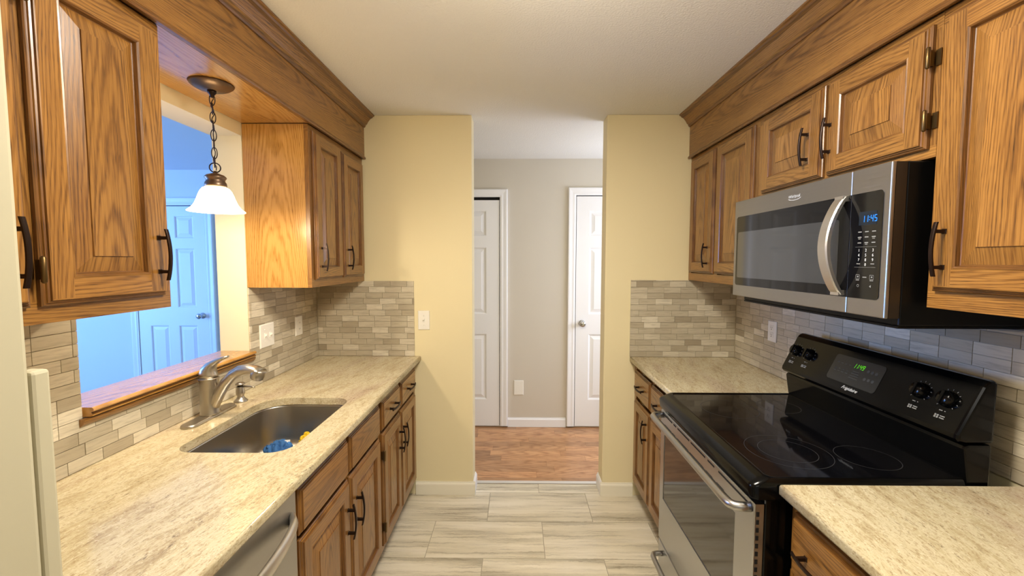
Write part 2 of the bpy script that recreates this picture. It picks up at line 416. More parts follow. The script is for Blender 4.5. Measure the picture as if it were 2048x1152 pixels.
# hall laminate strips
F = Fr((-1.4, .1345, -.006), (1, 0, 0), (0, 1, 0), (0, 0, 1)); rs = random.Random(3); m = MB(); y = 0
while y < 1.07:
    x = -rs.random()*.6; y1 = min(y+.086, 1.07)
    while x < 3.5:
        w = rs.uniform(.35, .85); a, b = max(x, 0)+.0004, min(x+w, 3.5)-.0004; uo = rs.choice((-1, 1))*rs.uniform(.0, .09); vo = rs.random()*30
        if b-a > .01: m.poly([F.p(a, y, .005), F.p(b, y, .005), F.p(b, y1-.0006, .005), F.p(a, y1-.0006, .005)], [(uo-.043, a+vo), (uo-.043, b+vo), (uo+.043, b+vo), (uo+.043, a+vo)], 0, rn=rs.random())
        x += w
    y = y1
m.poly([F.p(0, 0, .0035), F.p(3.5, 0, .0035), F.p(3.5, 1.07, .0035), F.p(0, 1.07, .0035)], mi=1)
struct(m.build('floor_hall', [PLANK, KICK], weld=False))
m = MB(); m.box((XOL-.02, .1345, .0005), (XOR+.02, .168, .006)); struct(m.build('trim_threshold', plain('threshold_stone', '#c9c5bd', .4), bevel=.002))

def baseboard(name, F, u0, u1, h, mat, th=.013):
    m = MB(); pr = [(0, 0), (th, 0), (th, h*.78), (th*.8, h*.86), (th*.45, h*.93), (th*.4, h), (0, h)]
    m.sweep_profile(pr, u0, u1, lambda p, q, w: F.p(w, q, p)); return struct(m.build(name, mat))
baseboard('baseboard_end_sink_side', F_end(0, .0005, .0005), -.655, XOL+.0125, .087, TRIMW)
baseboard('baseboard_end_range_side', F_end(0, .0005, .0005), XOR-.0125, .752, .087, TRIMW)
baseboard('baseboard_jamb_sink_side', Fr((XOL+.0005, .0005, .0005), (0, 1, 0), (0, 0, 1), (1, 0, 0)), .001, .129, .087, TRIM)
baseboard('baseboard_jamb_range_side', Fr((XOR-.0005, .0005, .0005), (0, 1, 0), (0, 0, 1), (-1, 0, 0)), .001, .129, .087, TRIM)
baseboard('baseboard_hall', F_end(0, -1.1515, .0005), -.082, .449, .085, TRIM)
baseboard('baseboard_hall_corner', F_end(0, -1.1515, .0005), 1.40, 2.09, .085, TRIM)

def casing(m, F, u0, u1, v1, w, th=.018):
    """door casing round three sides (inner opening u0..u1, top v1), moulded"""
    pr = [(0, -.0135), (0, th*.55), (w*.12, th*.6), (w*.2, th*.85), (w*.45, th*.75), (w*.8, th), (w*.93, th), (w, th*.6), (w, -.0138)]
    for (i, a), (j, b) in zip(pr, pr[1:]):
        L = [F.p(u0-i, 0, a), F.p(u0-j, 0, b), F.p(u0-j, v1+j, b), F.p(u0-i, v1+i, a)]
        T = [F.p(u0-i, v1+i, a), F.p(u0-j, v1+j, b), F.p(u1+j, v1+j, b), F.p(u1+i, v1+i, a)]
        R = [F.p(u1+i, 0, a), F.p(u1+i, v1+i, a), F.p(u1+j, v1+j, b), F.p(u1+j, 0, b)]
        for q in (L, T, R): m.poly(q)

def six_panel(F, w, h, n=.0):
    """six-panel slab door; front at n, frame sizes after the photo"""
    m = MB(); sw = .115; mu = .10
    us = [0, sw, (w-mu)/2, (w+mu)/2, w-sw, w]
    vs = [0, .245, .85, 1.03, 1.63, 1.73, 1.955, h]
    for i in range(5):
        for j in range(7):
            u0, u1, v0, v1 = us[i], us[i+1], vs[j], vs[j+1]
            if i in (1, 3) and j in (1, 3, 5):
                m.rings(F, u0, v0, u1, v1, [(0, n), (.006, n-.002), (.012, n-.010), (.018, n-.011), (.045, n-.003), (.047, n-.002)], cap='v')
            else: m.poly([F.p(u0, v0, n), F.p(u1, v0, n), F.p(u1, v1, n), F.p(u0, v1, n)])
    for a, b in (((0, 0), (w, 0)), ((w, 0), (w, h)), ((w, h), (0, h)), ((0, h), (0, 0))):
        m.poly([F.p(*a, n-.013), F.p(*b, n-.013), F.p(*b, n), F.p(*a, n)])
    return m
def knob(F, u, v, par, mat=CHROME):
    m = MB(); A = (F.u, F.v, F.n)
    m.lathe(F.p(u, v), [(.0, .0), (.031, .0), (.031, .004), (.026, .009), (.012, .012), (.011, .03), (.02, .036), (.027, .045), (.0285, .055), (.025, .064), (.015, .070), (0, .071)], 28, A)
    return m.build('door_knob', mat, par)

# doors: hall back wall (t=-1.152)
DW = plain('white_door_paint', '#ececec', .4)
def interior_door(name, F, w, h, knob_u=None, gap=.0, cw=.068):
    m = six_panel(F, w, h); d = struct(m.build(name, DW, bevel=0))
    c = MB(); casing(c, F, -.006, w+.006, h+.008+gap, cw, .012)
    c.build('door_casing', TRIM, d)
    g = MB(); g.poly([F.p(-.006, 0, -.0132), F.p(w+.006, 0, -.0132), F.p(w+.006, h+.01+gap, -.0132), F.p(-.006, h+.01+gap, -.0132)]); g.build('door_gap', DARK, d)
    if knob_u: knob(F, knob_u, .949, d)
    return d
FD = lambda x0: F_end(x0, -1.138, .012)
interior_door('door_1', FD(-.152-.006-.76), .76, 2.046, None, .02)
interior_door('door_2', FD(.530), .76, 2.08, .055, 0)
# through the pass-through: a closed door of the room beyond
interior_door('door_3', F_end(-3.842, -1.586, .012), .712, 2.05, .655, 0, .075)
baseboard('baseboard_room', F_end(0, -1.5995, .0), -7.4, -3.93, .085, TRIM)

# corner strip where the near wall meets the worktop
m = MB(); m.box((-.548, -2.2618, CT+.001), (-.5268, -2.242, 1.405)); struct(m.build('trim_corner_strip', WALLN, bevel=.004))

# ------------------------------------------------------------------ cabinet pieces
def pull(F, u, v, L=.135, cc=.089, vert=True, par=None, out=.032):
    """arched bar pull; (u,v) centre on the face plane n=0"""
    m = MB(); n = 14; half = .0048
    def P(a, b, c): return F.p(u+b, v+a, c) if vert else F.p(u+a, v+b, c)
    R = []
    for i in range(n+1):
        a = -L/2+L*i/n; c = out-.009*(abs(a)/(L/2))**2*1.0
        R.append([P(a, -half, c-.004), P(a, half, c-.004), P(a, half, c), P(a, half*.6, c+.0016), P(a, -half*.6, c+.0016), P(a, -half, c)])
    m.loft(R, True, False)
    for q in (-cc/2, cc/2):
        c = out-.009*(abs(q)/(L/2))**2-.002
        m.loft([[P(q-s, -s, z), P(q+s, -s, z), P(q+s, s, z), P(q-s, s, z)] for z, s in ((0, .0062), (.003, .0045), (c, .0042))], True, False)
    return m.build('handle', BRONZE, par)
def hinge(F, u, v, par, side=1):
    m = MB(); A = (F.u, F.n, F.v)
    m.lathe(F.p(u+side*.006, v-.024, .004), [(0, -.004), (.003, -.003), (.0052, 0), (.0052, .048), (.003, .051), (0, .052)], 12, A)
    m.fbox(F, u+side*.006, u+side*.020, v-.020, v+.020, -.019, -.016)
    m.fbox(F, u-.001, u+side*.006, v-.020, v+.020, -.012, -.002)
    return m.build('hinge', HINGE, par)
OUT = [(0, -.0195), (0, -.012), (.0025, -.0095), (.006, -.009), (.007, -.0055), (.0105, -.0045), (.0115, -.0005), (.014, 0)]
def door(F, w, h, par, handle=None, hinges=None, mat=OAK, sw=.056):
    """raised panel door, frame F at its lower corner on the front face plane"""
    m = MB(); m.rings(F, 0, 0, w, h, OUT, dk=(0, 1, 2, 4, 5))  # dark edge rings: shade on the door edge put into the colour
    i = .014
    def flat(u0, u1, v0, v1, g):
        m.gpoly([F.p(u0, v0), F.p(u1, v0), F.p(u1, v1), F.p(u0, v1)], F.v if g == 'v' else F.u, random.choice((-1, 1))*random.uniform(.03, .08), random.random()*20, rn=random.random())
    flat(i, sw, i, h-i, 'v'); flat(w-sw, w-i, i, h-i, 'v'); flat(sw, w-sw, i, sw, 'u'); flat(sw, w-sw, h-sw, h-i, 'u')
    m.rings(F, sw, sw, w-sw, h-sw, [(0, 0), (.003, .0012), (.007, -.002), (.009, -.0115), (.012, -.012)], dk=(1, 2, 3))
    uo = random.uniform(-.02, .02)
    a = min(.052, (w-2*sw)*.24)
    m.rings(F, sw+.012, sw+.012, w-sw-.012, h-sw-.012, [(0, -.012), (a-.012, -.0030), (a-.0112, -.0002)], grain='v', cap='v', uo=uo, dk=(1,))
    d = m.build('door', [mat, OAKD], par)
    if handle: pull(F, handle[0], handle[1], par=d)
    for (hu, hv, sd) in hinges or []: hinge(F, hu, hv, d, sd)
    return d
def drawer(F, w, h, par, handle=True, name='drawer', hu=None, mat=OAK):
    m = MB(); m.rings(F, 0, 0, w, h, OUT, dk=(0, 1, 2, 4, 5))
    i = .014; m.gpoly([F.p(i, i), F.p(w-i, i), F.p(w-i, h-i), F.p(i, h-i)], F.u, random.uniform(-.02, .02), random.random()*20)
    d = m.build(name, [mat, OAKD], par)
    if handle: pull(F, w/2 if hu is None else hu, h/2, vert=False, par=d)
    return d
def face_frame(F, w, h, bars, par, mat=OAK):
    """bars: (u0,u1,v0,v1,grain)"""
    m = MB()
    for (u0, u1, v0, v1, g) in bars: m.fbox(F, u0, u1, v0, v1, -.0195, 0, grain=g)
    return m.build('face_frame', mat, par)

# ------------------------------------------------------------------ left uppers (face frame at x=-.968, doors at -.948)
XF, XD = -.968, -.9475
ZU, ZT = 1.396, 2.155
def upper_left(t0, t1, label, doors, midstiles=(), side_far=False, side_near=False):
    L = thing('upper_cabinet', label, 'cabinet', (XF-.15, -(t0+t1)/2, ZU), 'oak wall cabinets')
    w = t1-t0; F = F_left(XF, t1, ZU); m = MB()
    m.box((XL+.002, -t1, ZU), (XF-.02, -t0, ZT), grain='z', uo=0)
    b = m.build('carcass', OAKV, L)
    bars = [(0, w, 0, .045, 'u'), (0, w, ZT-ZU-.035, ZT-ZU, 'u'), (0, .04, .045, ZT-ZU-.035, 'v'), (w-.04, w, .045, ZT-ZU-.035, 'v')]
    for a in midstiles: bars.append((t1-a-.02, t1-a+.02, .045, ZT-ZU-.035, 'v'))
    face_frame(F, w, ZT-ZU, bars, L)
    for (a, b_, zb, zt, ht, hz, hg) in doors:
        G = F_left(XD, b_, zb); door(G, b_-a, zt-zb, L, (b_-ht, hz-zb) if ht else None, [((b_-a) if s > 0 else 0, z-zb, s) for z, s in hg])
    return L
upper_left(.002, .697, 'oak wall cabinet with two narrow doors, between the pass-through opening and the yellow wall',
           [(.035, .345, 1.432, 2.118, .300, 1.54, []), (.365, .672, 1.432, 2.132, .628, 1.54, [])], (.355,))
upper_left(1.528, 2.238, 'dark-shaded oak wall cabinet beside the near wall, overlapping the pass-through opening',
           [(1.555, 1.862, 1.432, 2.13, 1.583, 1.54, [(1.507, -1), (2.05, -1)]), (1.882, 2.205, 1.432, 2.13, 1.915, 1.54, [])], (1.872,))

# left fascia with soffit board and crown
def crown_profile(sg, x, z1, dz=.075, dx=.066):
    return [(x, z1-dz), (x+sg*.006, z1-dz), (x+sg*.010, z1-dz+.006), (x+sg*.012, z1-dz+.014), (x+sg*.020, z1-dz+.020), (x+sg*.027, z1-dz+.034),
            (x+sg*.042, z1-dz+.052), (x+sg*.054, z1-dz+.058), (x+sg*.058, z1-dz+.064), (x+sg*dx, z1-dz+.067), (x+sg*dx, z1), (x, z1)]
PL = lambda p, q, w: (p, w, q)
L = thing('cabinet_fascia', 'long oak fascia board with crown molding and flat soffit above the sink', 'fascia', (-1.1, -1.1, ZT), 'oak fascias under the ceiling')
m = MB(); m.sweep_profile([(-.968, 2.158), (-.951, 2.158), (-.9505, H-.001), (-.968, H-.001)], -2.259, -.002, PL, uo=.02); m.build('fascia_board', OAK, L)
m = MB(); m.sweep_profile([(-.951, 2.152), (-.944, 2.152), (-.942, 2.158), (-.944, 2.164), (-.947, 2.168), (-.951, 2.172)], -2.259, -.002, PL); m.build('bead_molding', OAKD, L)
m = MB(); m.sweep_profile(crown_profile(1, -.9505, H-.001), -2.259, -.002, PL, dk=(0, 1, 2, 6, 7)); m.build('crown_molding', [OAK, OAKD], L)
m = MB(); m.box((XL+.002, -1.527, 2.158), (-.969, -.698, 2.172), grain='y', uo=.03); m.build('soffit_board', OAKV, L)

# ------------------------------------------------------------------ right uppers (frame x=1.078, doors 1.058)
RF, RD = 1.078, 1.0575
def upper_right(t0, t1, zb, label, doors, midstiles=(), name='upper_cabinet'):
    L = thing(name, label, 'cabinet', (RF+.15, -(t0+t1)/2, zb), 'oak wall cabinets')
    w = t1-t0; F = F_right(RF, t0, zb); h = ZT-zb; m = MB()
    m.box((RF+.02, -t1, zb), (XR-.002, -t0, ZT), grain='z', uo=0); m.build('carcass', OAKV, L)
    rb = .045 if zb < 1.6 else .03
    bars = [(0, w, 0, rb, 'u'), (0, w, h-.035, h, 'u'), (0, .04, rb, h-.035, 'v'), (w-.04, w, rb, h-.035, 'v')]
    for a in midstiles: bars.append((a-t0-.02, a-t0+.02, rb, h-.035, 'v'))
    face_frame(F, w, h, bars, L)
    for (a, b_, z0, z1, ht, hz, hg) in doors:
        G = F_right(RD, a, z0); door(G, b_-a, z1-z0, L, (ht-a, hz-z0) if ht else None, [((b_-a) if s > 0 else 0, z-z0, s) for z, s in hg])
    return L
ZR = 1.405
upper_right(.002, .756, ZR, 'oak wall cabinet in the corner by the yellow wall, beyond the microwave',
            [(.038, .352, 1.455, 2.132, .302, 1.555, []), (.378, .732, 1.455, 2.135, .69, 1.555, [])], (.365,))
upper_right(.757, 1.576, 1.795, 'short oak wall cabinet directly over the microwave', 
            [(.80, 1.174, 1.818, 2.132, 1.105, 1.94, []), (1.196, 1.558, 1.818, 2.132, 1.200+.018, 1.94, [(2.046, 1), (1.888, 1)])], (1.185,))
upper_right(1.577, 2.30, ZR, 'tall oak wall cabinet on the near side of the microwave, one large door',
            [(1.598, 2.02, 1.45, 2.135, 1.632, 1.555, [])], (2.05,))
L = thing('cabinet_fascia', 'long oak fascia board with crown molding above the microwave and range', 'fascia', (1.1, -1.1, ZT), 'oak fascias under the ceiling')
m = MB(); m.sweep_profile([(1.078, 2.158), (1.062, 2.158), (1.0615, H-.001), (1.078, H-.001)], -2.8, -.002, PL, uo=.02); m.build('fascia_board', OAK, L)
m = MB(); m.sweep_profile([(1.062, 2.152), (1.055, 2.152), (1.053, 2.158), (1.055, 2.164), (1.058, 2.168), (1.062, 2.172)], -2.8, -.002, PL); m.build('bead_molding', OAKD, L)
m = MB(); m.sweep_profile(crown_profile(-1, 1.0615, H-.001), -2.8, -.002, PL, dk=(0, 1, 2, 6, 7)); m.build('crown_molding', [OAK, OAKD], L)

# ------------------------------------------------------------------ base cabinets
BF, BD = -.656, -.6355
def base_left(t0, t1, label, doors, drawers, stiles, false=False):
    L = thing('base_cabinet', label, 'cabinet', (BF-.3, -(t0+t1)/2, 0), 'oak base cabinets'); w = t1-t0; m = MB()
    m.box((XL+.01, -t1, .10), (BF-.02, -t0, .60 if false else .882), grain='z', uo=0)
    m.build('carcass', OAKV, L)
    k = MB(); k.box((XL+.01, -t1, .001), (BF-.07, -t0, .0995)); k.build('toe_kick', KICK, L)
    F = F_left(BF, t1, .10); h = .782
    bars = [(0, w, 0, .04, 'u'), (0, w, h-.03, h, 'u'), (0, w, .60-.005, .60+.03, 'u'), (0, .04, .04, h-.03, 'v'), (w-.04, w, .04, h-.03, 'v')]
    for a in stiles: bars.append((t1-a-.02, t1-a+.02, .04, h-.03, 'v'))
    face_frame(F, w, h, bars, L)
    for (a, b, z0, z1, hd) in drawers: drawer(F_left(BD, b, z0), b-a, z1-z0, L, hd, 'drawer' if hd else 'false_front')
    for (a, b, z0, z1, ht, hz, hg) in doors: door(F_left(BD, b, z0), b-a, z1-z0, L, (b-ht, hz-z0), [((b-a) if s > 0 else 0, z-z0, s) for z, s in hg])
base_left(.002, .735, 'two-drawer oak base cabinet at the yellow wall end of the sink counter',
          [(.06, .392, .135, .692, .365, .55, []), (.408, .712, .135, .692, .44, .55, [(.59, -1), (.235, -1)])],
          [(.06, .385, .712, .852, True), (.412, .712, .712, .852, True)], (.40,))
base_left(.737, 1.516, 'oak sink base cabinet with two plain false fronts, next to the dishwasher',
          [(.757, 1.118, .135, .692, 1.07, .54, []), (1.13, 1.495, .135, .692, 1.158, .54, [])],
          [(.757, 1.112, .708, .852, False), (1.134, 1.495, .708, .852, False)], (1.124,), True)
BRF, BRD = .756, .7355
def base_right(t0, t1, label, doors, drawers, stiles):
    L = thing('base_cabinet', label, 'cabinet', (BRF+.3, -(t0+t1)/2, 0), 'oak base cabinets'); w = t1-t0; m = MB()
    m.box((BRF+.02, -t1, .10), (XR-.01, -t0, .882), grain='z', uo=0); m.build('carcass', OAKV, L)
    k = MB(); k.box((BRF+.07, -t1, .001), (XR-.01, -t0, .0995)); k.build('toe_kick', KICK, L)
    F = F_right(BRF, t0, .10); h = .782
    bars = [(0, w, 0, .04, 'u'), (0, w, h-.03, h, 'u'), (0, w, .58, .61, 'u'), (0, .04, .04, h-.03, 'v'), (w-.04, w, .04, h-.03, 'v')]
    for a in stiles: bars.append((a-t0-.02, a-t0+.02, .04, h-.03, 'v'))
    face_frame(F, w, h, bars, L)
    for (a, b, z0, z1, hu) in drawers: drawer(F_right(BRD, a, z0), b-a, z1-z0, L, True, hu=hu)
    for (a, b, z0, z1, ht, hz, hg) in doors: door(F_right(BRD, a, z0), b-a, z1-z0, L, (ht-a, hz-z0), [])
base_right(.002, .767, 'small oak base cabinet between the yellow wall and the far side of the range',
           [(.055, .362, .135, .662, .318, .55, []), (.380, .70, .135, .662, .662, .55, [])], [(.055, .362, .685, .845, None), (.380, .70, .685, .845, None)], (.371,))
base_right(1.572, 2.45, 'oak base cabinet on the near side of the black range, only its drawer in view',
           [(1.60, 2.0, .135, .662, 1.65, .55, []), (2.02, 2.42, .135, .662, 2.37, .55, [])], [(1.595, 2.0, .685, .855, .11), (2.02, 2.42, .685, .855, None)], (2.01,))

# dishwasher
L = thing('dishwasher', 'brushed steel dishwasher under the sink counter, with a curved bar handle', 'dishwasher', (-.9, -1.82, 0))
m = MB(); m.box((-1.25, -2.123, .10), (-.668, -1.519, .875)); m.build('tub_body', BLACKS, L)
m = MB(); m.box((-1.25, -2.12, .001), (-.72, -1.522, .099)); m.build('toe_panel', BLACKS, L)
m = MB(); m.box((-.667, -2.120, .11), (-.637, -1.522, .868)); d = m.build('door', STEEL, L, bevel=.004)
m = MB(); pa = []
for i in range(25):
    a = i/24; pa.append((-.634+.052*math.sin(PI*a)**.55, -2.095+.545*a, .795))
m.tube(pa, [(.010, .021)]*25, 12, True, up=(0, 0, 1)); m.build('handle', STEELL, L)

# ------------------------------------------------------------------ countertops
def edge(sg, x, z0=.8835, z1=CT, r=.007):
    """rounded front edge points from top inner to bottom inner; sg=+1 means front is +x"""
    p = []
    for k in range(5):
        a = PI/2*k/4; p.append((x-sg*r+sg*r*math.sin(a), z1-r+r*math.cos(a)))
    for k in range(5):
        a = PI/2*k/4; p.append((x-sg*r+sg*r*math.cos(a), z0+r-r*math.sin(a)))
    return p
def counter(name, label, sg, xf, xb, t0, t1, hole=None):
    m = MB(); r = .007; xi = xf-sg*r; z0 = .8835
    def top(x0, x1, a, b): 
        for z in (CT, z0): m.poly([(x0, -a, z), (x1, -a, z), (x1, -b, z), (x0, -b, z)])
    if not hole: top(xb, xi, t0, t1)
    else:
        hx0, hx1, h0, h1, rad = hole
        top(xb, xi, t0, h0); top(xb, xi, h1, t1); top(xb, hx0, h0, h1); top(hx1, xi, h0, h1)
        arcs = rrect(hx0, hx1, h0, h1, rad)
        for cx, ct, pts in arcs:
            for q, q2 in zip(pts, pts[1:]):
                for z in (CT, z0): m.poly([(cx, -ct, z), (q[0], -q[1], z), (q2[0], -q2[1], z)])
        al = [p for a in arcs for p in a[2]]
        for q, q2 in zip(al, al[1:]+al[:1]):
            m.poly([(q[0], -q[1], CT), (q2[0], -q2[1], CT), (q2[0], -q2[1], z0), (q[0], -q[1], z0)], sm=False)
    e = edge(sg, xf)
    for p, q in zip(e, e[1:]): m.poly([(p[0], -t0, p[1]), (p[0], -t1, p[1]), (q[0], -t1, q[1]), (q[0], -t0, q[1])], sm=True)
    for t in (t0, t1): m.poly([(xb, -t, z0), (xb, -t, CT)]+[(p[0], -t, p[1]) for p in e])
    m.poly([(xb, -t0, z0), (xb, -t1, z0), (xb, -t1, CT), (xb, -t0, CT)])
    o = m.build(name, GRAN, None, weld=True)
    return tag(o, label, 'countertop', 'granite countertops')
def rrect(x0, x1, a, b, rad, n=10):
    """corner arcs of a rounded rectangle in (x,t); rad = radii for (x0,a),(x1,a),(x1,b),(x0,b)"""
    out = []
    for (cx, ct, sx, st, r, ph) in ((x0, a, 1, 1, rad[0], PI), (x1, a, -1, 1, rad[1], 1.5*PI), (x1, b, -1, -1, rad[2], 0), (x0, b, 1, -1, rad[3], .5*PI)):
        ox, ot = cx+sx*r, ct+st*r
        out.append((cx, ct, [(ox+r*math.cos(ph+PI/2*k/n), ot+r*math.sin(ph+PI/2*k/n)) for k in range(n+1)]))
    return out
HOLE = (-1.106, -.733, .845, 1.393, (.12, .07, .07, .06))
counter('countertop', 'long speckled granite countertop around the sink', 1, -.614, XL+.003, .002, 2.2405, HOLE)
counter('countertop', 'granite countertop piece in the corner between the range and yellow wall', -1, .720, XR-.003, .002, .768)
counter('countertop', 'granite countertop piece on the near side of the range', -1, .720, XR-.003, 1.5665, 2.47)

# sink bowl
L = thing('kitchen_sink', 'undermount stainless steel sink bowl set into the granite counter', 'sink', (-.92, -1.12, .70))
m = MB(); rings = []
def ringz(ins, z):
    a = rrect(HOLE[0]-.004+ins, HOLE[1]+.004-ins, HOLE[2]-.004+ins, HOLE[3]+.004-ins, [max(r-ins*.4, .02) for r in HOLE[4]])
    return [(p[0], -p[1], z) for q in a for p in q[2]]
rings = [ringz(-.012, .8825), ringz(0, .8825), ringz(.002, .874), ringz(.006, .74), ringz(.012, .715), ringz(.024, .700), ringz(.045, .6935), ringz(.12, .690)]
m.loft(rings, caps=False, cap1=True); m.build('bowl', SINKM, L)
m = MB(); m.lathe((-.92, -1.12, .6905), [(.043, 0), (.045, .002), (.04, .003), (.03, .0005), (.0, .0005)], 28); m.build('drain', CHROME, L)

# ------------------------------------------------------------------ faucet
fx, ft = -1.201, 1.078
L = thing('faucet', 'satin nickel single-lever kitchen faucet on a long base plate behind the sink', 'faucet', (fx, -ft, CT))
m = MB(); R = []
for z, s in ((.0005, 1), (.006, 1), (.010, .93), (.0115, .8)):
    pts = []
    for k in range(32):
        a = 2*PI*k/32; yy = .105*(1 if math.sin(a) > 0 else -1) if abs(math.sin(a)) > 1e-6 else 0
        pts.append((fx+.029*s*math.cos(a), -ft+yy+.029*s*math.sin(a), CT+z))
    R.append(pts)
m.loft(R, True, True); m.build('base_plate', NICKEL, L)
m = MB(); z = CT+.012
m.lathe((fx, -ft, 0), [(0, z), (.035, z), (.0355, z+.004), (.033, z+.01), (.032, z+.06), (.0325, z+.10), (.0335, z+.135), (.0335, z+.137)], 32); m.build('body', NICKEL, L)
m = MB(); m.lathe((fx, -ft, 0), [(.0337, z+.1372), (.0352, z+.139), (.0352, z+.142), (.0337, z+.144)], 32, caps=True); m.build('ring', NICKEL, L)
m = MB()
pts = [(fx-.001, 1.0715), (fx-.001, 1.085), (fx+.002, 1.100), (fx+.010, 1.114), (fx+.022, 1.126), (fx+.040, 1.137), (fx+.060, 1.146), (fx+.080, 1.153)]
rad = [(.033, .033), (.032, .031), (.030, .027), (.025, .020), (.019, .013), (.0145, .008), (.011, .006), (.007, .0045)]
m.tube([(p[0], -ft, p[1]) for p in pts], rad, 20, True, up=(-1, 0, 0)); m.build('lever_handle', NICKEL, L)
m = MB()
pts = [(fx+.006, .945), (fx+.020, .975), (fx+.040, 1.010), (fx+.066, 1.050), (fx+.095, 1.080), (fx+.125, 1.098), (fx+.155, 1.104), (fx+.185, 1.101), (fx+.208, 1.094)]
rad = [.022, .024, .022, .020, .019, .020, (.023, .019), (.027, .015), (.029, .010)]
m.tube([(p[0], -ft, p[1]) for p in pts], rad, 20, True, up=(0, 0, 1))
m.build('spout', NICKEL, L)
m = MB(); A = (Vector((.95, 0, -.31)), Vector((0, 1, 0)), Vector((.31, 0, .95)))
m.lathe((fx+.198, -ft, 1.095), [(0, -.034), (.019, -.034), (.024, -.030), (.027, -.012), (.0285, .002), (.026, .007), (.0, .009)], 28, A); m.build('spray_head', NICKEL, L)
# soap dispenser
sx, st = -1.198, .897
L = thing('soap_dispenser', 'small satin nickel soap pump between the faucet and the far counter', 'soap dispenser', (sx, -st, CT))
m = MB(); m.lathe((sx, -st, CT), [(0, .0005), (.027, .0005), (.0275, .003), (.022, .009), (.016, .016), (.0135, .022), (.0135, .026), (.017, .033), (.0175, .042), (.0155, .055), (.014, .066)], 24); m.build('body', NICKEL, L)
m = MB(); m.lathe((sx, -st, CT), [(.011, .0662), (.011, .072), (.018, .074), (.019, .078), (.014, .083), (0, .085)], 24, caps=True); m.build('pump_cap', NICKEL, L)
m = MB(); m.tube([(sx+.012, -st, CT+.066), (sx+.034, -st-.002, CT+.0665), (sx+.056, -st-.004, CT+.066), (sx+.066, -st-.005, CT+.062)], [.0042, .0038, .0034, .003], 10); m.build('nozzle', NICKEL, L)

# cloths in the sink
def rag(name, label, cat, c, sz, mat, seed, tagp=False, flat=1):
    from mathutils import noise
    L = thing(name, label, cat, c)
    m = MB(); nu, nv = 72, 40; R = []
    for j in range(nv+1):
        ph = PI*j/nv; row = []
        for i in range(nu):
            th = 2*PI*i/nu; d = Vector((math.sin(ph)*math.cos(th), math.sin(ph)*math.sin(th), math.cos(ph)))
            q = d*1.5+Vector((seed, 0, 0)); w = q+Vector((noise.noise(q*1.3), noise.noise(q*1.3+Vector((7, 0, 0))), noise.noise(q*1.3+Vector((0, 9, 0)))))*1.2
            f = 1+.30*noise.noise(w*.9)-.30*(1-min(1, abs(noise.noise(w*.8))*4))**1.5-.10*(1-min(1, abs(noise.noise(w*1.7+Vector((3, 3, 3))))*4))**1.5
            p = Vector((d.x*sz[0], d.y*sz[1], d.z*sz[2]))*f; p.z = max(p.z, -sz[2]*.75)
            row.append(Vector(c)+p+Vector((0, 0, sz[2]*.75)))
        R.append(row)
    m.loft(R, True, True); m.build('folded_cloth', mat, L)
    if tagp:
        t = MB(); o = Vector(c)+Vector((.020, .030, sz[2]*1.15)); F = Fr(o, (.95, .3, 0), (-.1, .25, .95), (.3, -.95, .2))
        t.fbox(F, -.012, .012, 0, .02, 0, .0008); t.build('care_tag', PLATE, L)
    return L
rag('cleaning_cloth', 'crumpled blue cloth lying in the sink', 'cloth', (-.978, -1.008, .6935), (.062, .056, .055), BLUEC, 3.1, True)
rag('cleaning_cloth', 'crumpled yellow cloth in the sink behind the blue cloth', 'cloth', (-.908, -.916, .6935), (.032, .029, .050), YELC, 8.2)

# ------------------------------------------------------------------ pass-through ledge
L = thing('window_ledge', 'oak ledge along the bottom of the pass-through opening, behind the faucet', 'ledge', (-1.34, -1.1, 1.05))
m = MB(); zt = 1.094
pr = [(-1.414, zt), (-1.247, zt), (-1.2425, zt-.003), (-1.241, zt-.008), (-1.2425, zt-.012), (-1.249, zt-.014), (-1.249, zt-.017), (-1.2445, zt-.021), (-1.2455, zt-.026), (-1.252, zt-.028), (-1.27, zt-.028), (-1.27, zt-.03), (-1.414, zt-.03)]
m.sweep_profile(pr, -1.493, -.702, PL, uo=.05, dk=(4, 5, 6, 8, 9, 10))
m.build('ledge_board', [OAKV, OAKD], L)
m = MB(); pr = [(-1.2685, zt-.031), (-1.253, zt-.031), (-1.254, zt-.038), (-1.258, zt-.046), (-1.2645, zt-.052), (-1.2685, zt-.054)]
m.sweep_profile(pr, -1.51, -.69, PL); m.build('cove_molding', OAK, L)

# ------------------------------------------------------------------ backsplashes
off2 = lambda r, rs: rs.choice((0, .034, .052, .07))+(.052 if r % 2 else 0)
TW, TH = .104, .0370
def splash(name, label, F, W, Hh, regs, seed):
    m = tiles(F, W, Hh, TW, TH, .0019, .006, regs, off2, seed=seed, rn=lambda rs: min(1, max(0, rs.gauss(.5, .28))))
    o = m.build(name, [TILE, GROUT], weld=False); return tag(o, label, 'backsplash', 'stone tile backsplashes')
SH = ZU-CT-.003
splash('backsplash', 'long stone tile backsplash around the pass-through opening behind the faucet', Fr((XL+.0005, -2.2415, CT+.001), (0, 1, 0), (0, 0, 1), (1, 0, 0)), 2.24, SH,
       [(0, 0, 2.2415-1.4985, SH), (2.2415-1.4985, 0, 2.2415-.697, 1.039-CT), (2.2415-.697, 0, 2.2345, SH)], 4)
splash('backsplash', 'square of stone tile on the yellow wall beside the light switch', F_end(XL+.0075, .0005, CT+.001), .62, SH, [(0, 0, .616, SH)], 9)
splash('backsplash', 'stone tile on the yellow wall above the small counter next to the range', F_end(.718, .0005, CT+.001), .67, ZR-CT-.003, [(0, 0, .6615, ZR-CT-.003)], 14)
splash('backsplash', 'long stone tile backsplash behind the range and under the microwave', F_right(XR-.0005, .008, CT+.001), 2.5, ZR-CT-.003, [(0, 0, 2.46, ZR-CT-.003)], 21)

